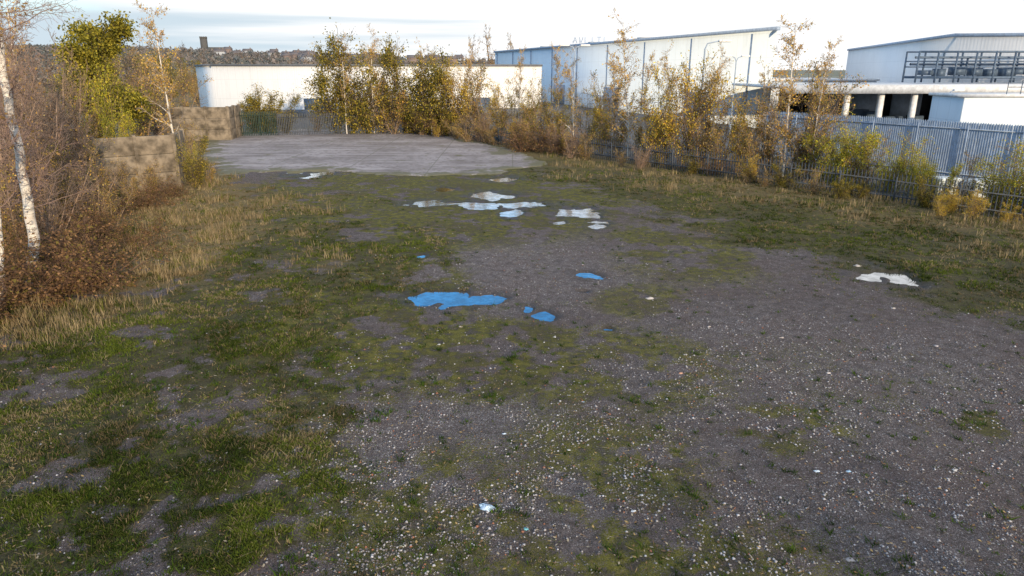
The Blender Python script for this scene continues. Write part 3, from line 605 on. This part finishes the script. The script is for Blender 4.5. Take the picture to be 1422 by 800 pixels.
mkbox('battlements',BT,M_oldstone,ct); mkbox('nave',[(x+14,y,zb+5,20,9,12,0.2)],M_oldstone,ct)
mkbox('belfry_opening',[(x-0.7,y-3.5,zt-6,1.8,0.4,3.5,.2)],M_dark,ct)
# ---------------------------------------------------------------- factory buildings
A=empty('low_white_warehouse')
fa=[(-38.5,93),(4,98),(2,135),(-47.5,109)]
za=float(ZT(93,91)); prism('walls',fa,0,za,M_white,A)
def edge_trim(name,p,q,z,mat,parent,w_=0.35,hh=0.25,out=0.0):
    p=np.array(p);q=np.array(q); L=np.linalg.norm(q-p); g=math.atan2(q[1]-p[1],q[0]-p[0]); c_=(p+q)/2
    nn=np.array([(q-p)[1],-(q-p)[0]])/L; c_=c_+nn*out
    return mkbox(name,[(c_[0],c_[1],z,L+0.2,w_,hh,g)],mat,parent)
edge_trim('roof_trim_front',fa[0],fa[1],za+0.05,M_trim,A); edge_trim('roof_trim_side',fa[3],fa[0],za+0.06,M_trim,A)
edge_trim('base_plinth',fa[0],fa[1],0.5,M_trim,A,0.3,1.0,0.1)
bxs=[]
for f in (0.3,0.55,0.8):
    q=np.array(fa[0])+(np.array(fa[1])-np.array(fa[0]))*f; bxs.append((q[0],q[1]-0.1,1.2,3.2,0.25,2.4,0.117))
mkbox('service_doors',bxs,M_frame,A)
B=empty('tall_factory_building'); fb=[(27.0,75),(52,163),(30,190),(-4,172)]
zb_=float(ZT(75,41))
prism('walls',fb,0,zb_,M_blue,B); edge_trim('parapet_cap',fb[3],fb[0],zb_+0.1,M_steel,B,0.5,0.35,0.0)
wd=np.array(fb[3])-np.array(fb[0]); wl=np.linalg.norm(wd); wdn=wd/wl; nn=np.array([-0.952,-0.304]); ga=math.atan2(wdn[1],wdn[0])
bx=[]
for s_ in np.arange(4,wl,12.0):
    q=np.array(fb[0])+wdn*s_+nn*0.09; bx.append((q[0],q[1],zb_/2-0.1,0.12,0.14,zb_-0.3,ga))
mkbox('downpipes',bx,M_steel,B)
bx=[]
for s_ in (14,38,60):
    q=np.array(fb[0])+wdn*s_+nn*0.1; bx.append((q[0],q[1],1.7,5,0.25,3.4,ga))
mkbox('roller_doors',bx,M_steel,B)
bx=[]
for s_ in (30,34,52,76,90,96):
    q=np.array(fb[0])+wdn*s_-nn*3; bx.append((q[0],q[1],zb_+0.2,1.6,1.6,0.6+0.3*(s_%3),ga))
mkbox('rooftop_units',bx,M_roof,B)
RS=empty('rooftop_sign'); q0=np.array(fb[0])+wdn*50-nn*1; ysg=q0[1]
def letter(ch,ox,z0,s):
    st={'A':[((0,0),(.35,1)),((.35,1),(.7,0)),((.15,.4),(.55,.4))],'V':[((0,1),(.35,0)),((.35,0),(.7,1))],'I':[((0.2,0),(0.2,1))],'T':[((.35,0),(.35,1)),((0,1),(.7,1))],'L':[((0,0),(0,1)),((0,0),(.6,0))]}[ch]
    return [(q0[0]+ox+a_*s,ysg,z0+b0*s,q0[0]+ox+c_*s,ysg,z0+d_*s,0.07,0.07) for (a_,b0),(c_,d_) in st]
S=[]
for i,ch in enumerate('AVLITI'): S+=letter(ch,-2.5+i*1.0,zb_+0.35,0.95)
for i in range(6): S.append((q0[0]-2.5+i*1.1,ysg+0.3,zb_-0.2,q0[0]-2.5+i*1.1,ysg+0.3,zb_+.8,0.03,0.03))
V,F=tubes(S,5); mk('letters',V,F,[M_steel],parent=RS)
C=empty('loading_bay_building'); fc=[(52,86),(95,77),(120,140),(69,150)]
zc=float(ZT(86,50)); prism('walls',fc,0,zc,M_white,C); edge_trim('roof_cap_front',fc[0],fc[1],zc+0.1,M_steel,C,.5,.35); edge_trim('roof_cap_side',fc[3],fc[0],zc+0.12,M_steel,C,.5,.35)
x0=XU(1088,66,4.5); 
mkbox('canopy_roof',[((x0+75)/2,75.4,4.45,75-x0,19,0.25,0)],M_wpaint,C)
mkbox('canopy_fascia',[((x0+75)/2,65.7,4.3,75-x0,0.35,0.75,0)],M_wpaint,C)
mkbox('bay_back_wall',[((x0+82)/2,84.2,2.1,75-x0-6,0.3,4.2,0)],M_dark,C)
bx=[]
for u in (1175,1222,1268): bx.append((XU(u,66.4,3),66.4,1.95,0.45,0.45,3.9,0))
for xx in range(44,74,5): bx.append((xx,66.4,1.95,0.35,0.35,3.9,0))
mkbox('bay_columns',bx,M_wpaint,C)
bx=[];rb=np.random.default_rng(9)
for i in range(9): bx.append((x0+4+i*4.5,70+3*(i%3),3.85,1.8,0.25,0.12,0))
mkbox('bay_strip_lights',bx,M_wpaint,C)
bx=[]
for i in range(16): bx.append((rb.uniform(x0+3,60),rb.uniform(70,78),0.8,rb.uniform(1,2),1.2,rb.uniform(1,2.4),0.02*i))
mkbox('stored_pallets',bx,M_frame,C)
bx=[]
for i in range(5): bx.append((XU(1120+60*i,80,2.0)+3,82.9,1.8,3.4,0.2,3.3,0))
mkbox('dock_doors',bx,M_steel,C)
PL=empty('rooftop_plant_gantry'); bx=[]
xa=XU(1256,82,6);xb=XU(1500,82,6)
for z_,th in ((5.2,0.25),(6.3,0.12),(6.9,0.1),(7.9,0.16)):
    for y_ in (79.5,82): bx.append(((xa+xb)/2,y_,z_,xb-xa,0.14,th,0))
for xx in np.arange(xa,xb,2.1):
    for y_ in (79.48,82.02): bx.append((xx,y_,6.3,0.15,0.15,3.3,0))
mkbox('steel_frame',bx,M_frame,PL)
bx=[]
for i in range(12): bx.append((xa+1.5+i*1.8+rb.uniform(-.4,.4),80.8,5.6+rb.uniform(0,.3),rb.uniform(.7,1.5),1.3,rb.uniform(.5,1.1),0))
mkbox('plant_units',bx,M_frame,PL)
S=[(xa,80.2,7.3,xb,80.2,7.3,.12,.12),(xa,81,6.6,xb,81,6.6,.15,.15),(xa+6,80.5,5.3,xa+6,80.5,7.3,.12,.12)]
V,F=tubes(S,8); mk('pipes',V,F,[M_frame],parent=PL)
SC=empty('site_cabin'); xc0=XU(1337,52,3.5); 
zt_=float(ZT(52,135)); mkbox('cabin_body',[(xc0+5,54,zt_/2,10,4,zt_,0)],M_blue,SC,0.05); mkbox('cabin_roof',[(xc0+5,54,zt_+0.1,10.4,4.4,0.2,0)],M_wpaint,SC)
mkbox('cabin_windows',[(xc0+2+3*i,51.98,zt_*0.4,1.4,0.08,0.9,0) for i in range(3)],M_glass,SC)
S=[];
for xx in np.arange(xc0+3,xc0+10.1,1.0): S.append((xx,52,zt_+.2,xx,52,zt_+1.2,.03,.03))
S+= [(xc0+3,52,zt_+1.2,xc0+10,52,zt_+1.2,.03,.03),(xc0+3,52,zt_+.7,xc0+10,52,zt_+.7,.03,.03)]
V,F=tubes(S,5); mk('roof_railing',V,F,[M_frame],parent=SC)
LB=empty('low_store_building'); mkbox('store_walls',[(46,118,2.2,16,20,4.4,0.1)],M_white,LB); mkbox('store_roof',[(46,118,4.55,16.6,20.6,0.3,0.1)],M_wpaint,LB)
# ---------------------------------------------------------------- fences
def palisade(name,p,q,h,mat,pitch=0.155,pw=0.07,step=2.75):
    p=np.array(p,float);q=np.array(q,float); L=np.linalg.norm(q-p); d=(q-p)/L; g=math.atan2(d[1],d[0]); nn=np.array([-d[1],d[0]])
    E_=empty(name); V=[];F=[];rr=np.random.default_rng(int(L*10))
    for i,s_ in enumerate(np.arange(0,L,pitch)):
        c_=p+d*s_+nn*0.04; o=len(V); a_=d*pw/2; b_=nn*0.012; hh=h+rr.normal(0,0.006); ln=d*rr.normal(0,0.006)
        for zz in (0,hh-0.1):
            for s1_,s2_ in ((-1,-1),(1,-1),(1,1),(-1,1)):
                k=c_+a_*s1_+b_*s2_+ln*(zz/h); V.append((k[0],k[1],zz))
        V.append((c_[0]+ln[0],c_[1]+ln[1],hh)); 
        F+= [[o,o+1,o+5,o+4],[o+1,o+2,o+6,o+5],[o+2,o+3,o+7,o+6],[o+3,o,o+4,o+7]]; 
        F+= [[o+4,o+5,o+8,o+8]]; F+=[[o+6,o+7,o+8,o+8]]
    Fq=[f for f in F if f[2]!=f[3]];Ft=[f[:3] for f in F if f[2]==f[3]]
    mk('pales',np.array(V),[np.array(Fq),np.array(Ft)],[mat],parent=E_)
    m_=(p+q)/2; mkbox('rails',[(m_[0],m_[1],z,L,0.045,0.05,g) for z in (0.35,h-0.4)],mat,E_)
    mkbox('posts',[(*(p+d*s_-nn*0.05),h/2-0.1,0.06,0.05,h-0.2,g) for s_ in np.arange(0,L,step)],mat,E_)
ln=lambda x:58.5-(x+0.6)*1.42
palisade('palisade_fence',(-9.0,ln(-9.0)),(26,ln(26)),1.45,M_dfence,pitch=0.19,pw=0.045)
palisade('steel_security_fence',(XU(1060,51,2.6),51),(XU(1480,35.5,2.6),35.5),3.25,M_steel,pitch=0.13,pw=0.118)
palisade('green_fence',(XU(318,66,1),66),(XU(385,67,1),67),2.35,M_green)
palisade('boundary_fence',(XU(386,67,1),67),(-9.0,ln(-9.0)),2.1,M_dfence)
def panel_wall(name,pts,h,th=0.16,bay=2.0):
    E_=empty(name); PB_=[];PO=[]
    for i in range(len(pts)-1):
        p=np.array(pts[i],float);q=np.array(pts[i+1],float);L=np.linalg.norm(q-p);d=(q-p)/L;g=math.atan2(d[1],d[0]);n=max(1,int(round(L/bay)))
        for k in range(n):
            c_=p+d*L*(k+.5)/n
            for r_ in range(3): PB_.append((c_[0],c_[1],h*(r_+.5)/3,L/n-0.13,th,h/3-0.02,g))
            PO.append((*(p+d*L*k/n),h/2+0.03,0.16,0.24,h+0.06,g))
        PO.append((*q,h/2+0.03+i*.003,0.16,0.25,h+0.07,g))
    mkbox('panels',PB_,M_concrete,E_,0.012); mkbox('posts',PO,M_concrete,E_,0.012)
g1=G(250,262); hw=float(ZT(g1[1],187)); g0=(XU(128,g1[1]-2.2,hw),g1[1]-2.2)
panel_wall('concrete_panel_wall',[g0,g1,(g1[0]-0.9,g1[1]+3)],hw)
g2_=(XU(190,62,2.5),62);g3=(XU(316,62.6,2.5),62.6)
panel_wall('concrete_panel_wall',[g2_,g3,(g3[0]-0.5,g3[1]+4)],float(ZT(62,149)))
def lamp(x,y,h,arm,double=False,rot=0):
    E_=empty('street_lamp',(x,y,0)); S=[(0,0,0,0,0,1.4,.11,.11),(0,0,1.4,0,0,h-.5,.075,.05)]
    sides=(1,-1) if double else (1,)
    for s_ in sides: S+= [(0,0,h-.5,s_*.15,0,h-.15,.045,.04),(s_*.15,0,h-.15,s_*arm,0,h,.04,.035)]
    V,F=tubes(S,9); mk('column',V,F,[M_steel],parent=E_)
    mkbox('lantern',[(s_*(arm+.35),0,h+0.0,.8,.3,.14,0) for s_ in sides],M_wpaint,E_,0.04)
    E_.rotation_euler=(0,0,rot)
lamp(XU(797,60,5),60,float(ZT(60,63)),0.5,True); lamp(XU(975,48,5),48,float(ZT(48,57)),0.9); lamp(XU(1020,70,5),70,float(ZT(70,78)),0.5,True)
lamp(XU(1316,56,4),56,3.9+0.6,0.4)
a_=G(592,183);b_=G(690,195); V,F=tubes([(a_[0],a_[1],.16,(a_[0]+b_[0])/2+.3,(a_[1]+b_[1])/2,.14,.13,.13),((a_[0]+b_[0])/2+.3,(a_[1]+b_[1])/2,.14,b_[0],b_[1],.16,.13,.13)],12)
mk('blue_pipe',V,F,[M_bluepipe],smooth=True)
UC=empty('utility_cabinet'); g=G(572,183); mkbox('cabinet_body',[(g[0],g[1],.75,1.6,.8,1.3,.1)],M_green,UC,.03); mkbox('cabinet_plinth',[(g[0],g[1],.05,1.7,.9,.1,.1)],M_concrete,UC); mkbox('cabinet_lid',[(g[0],g[1],1.44,1.75,.95,.08,.1)],M_green,UC,.01)
YC=empty('stacked_crates'); cxx=XU(1290,36,1); mkbox('crates',[(cxx+i*1.25,34.5-1.0*i+.2*(i%2),.5,1.1,0.9,0.8,0.05*i) for i in range(3)],M_blue,YC,.03)
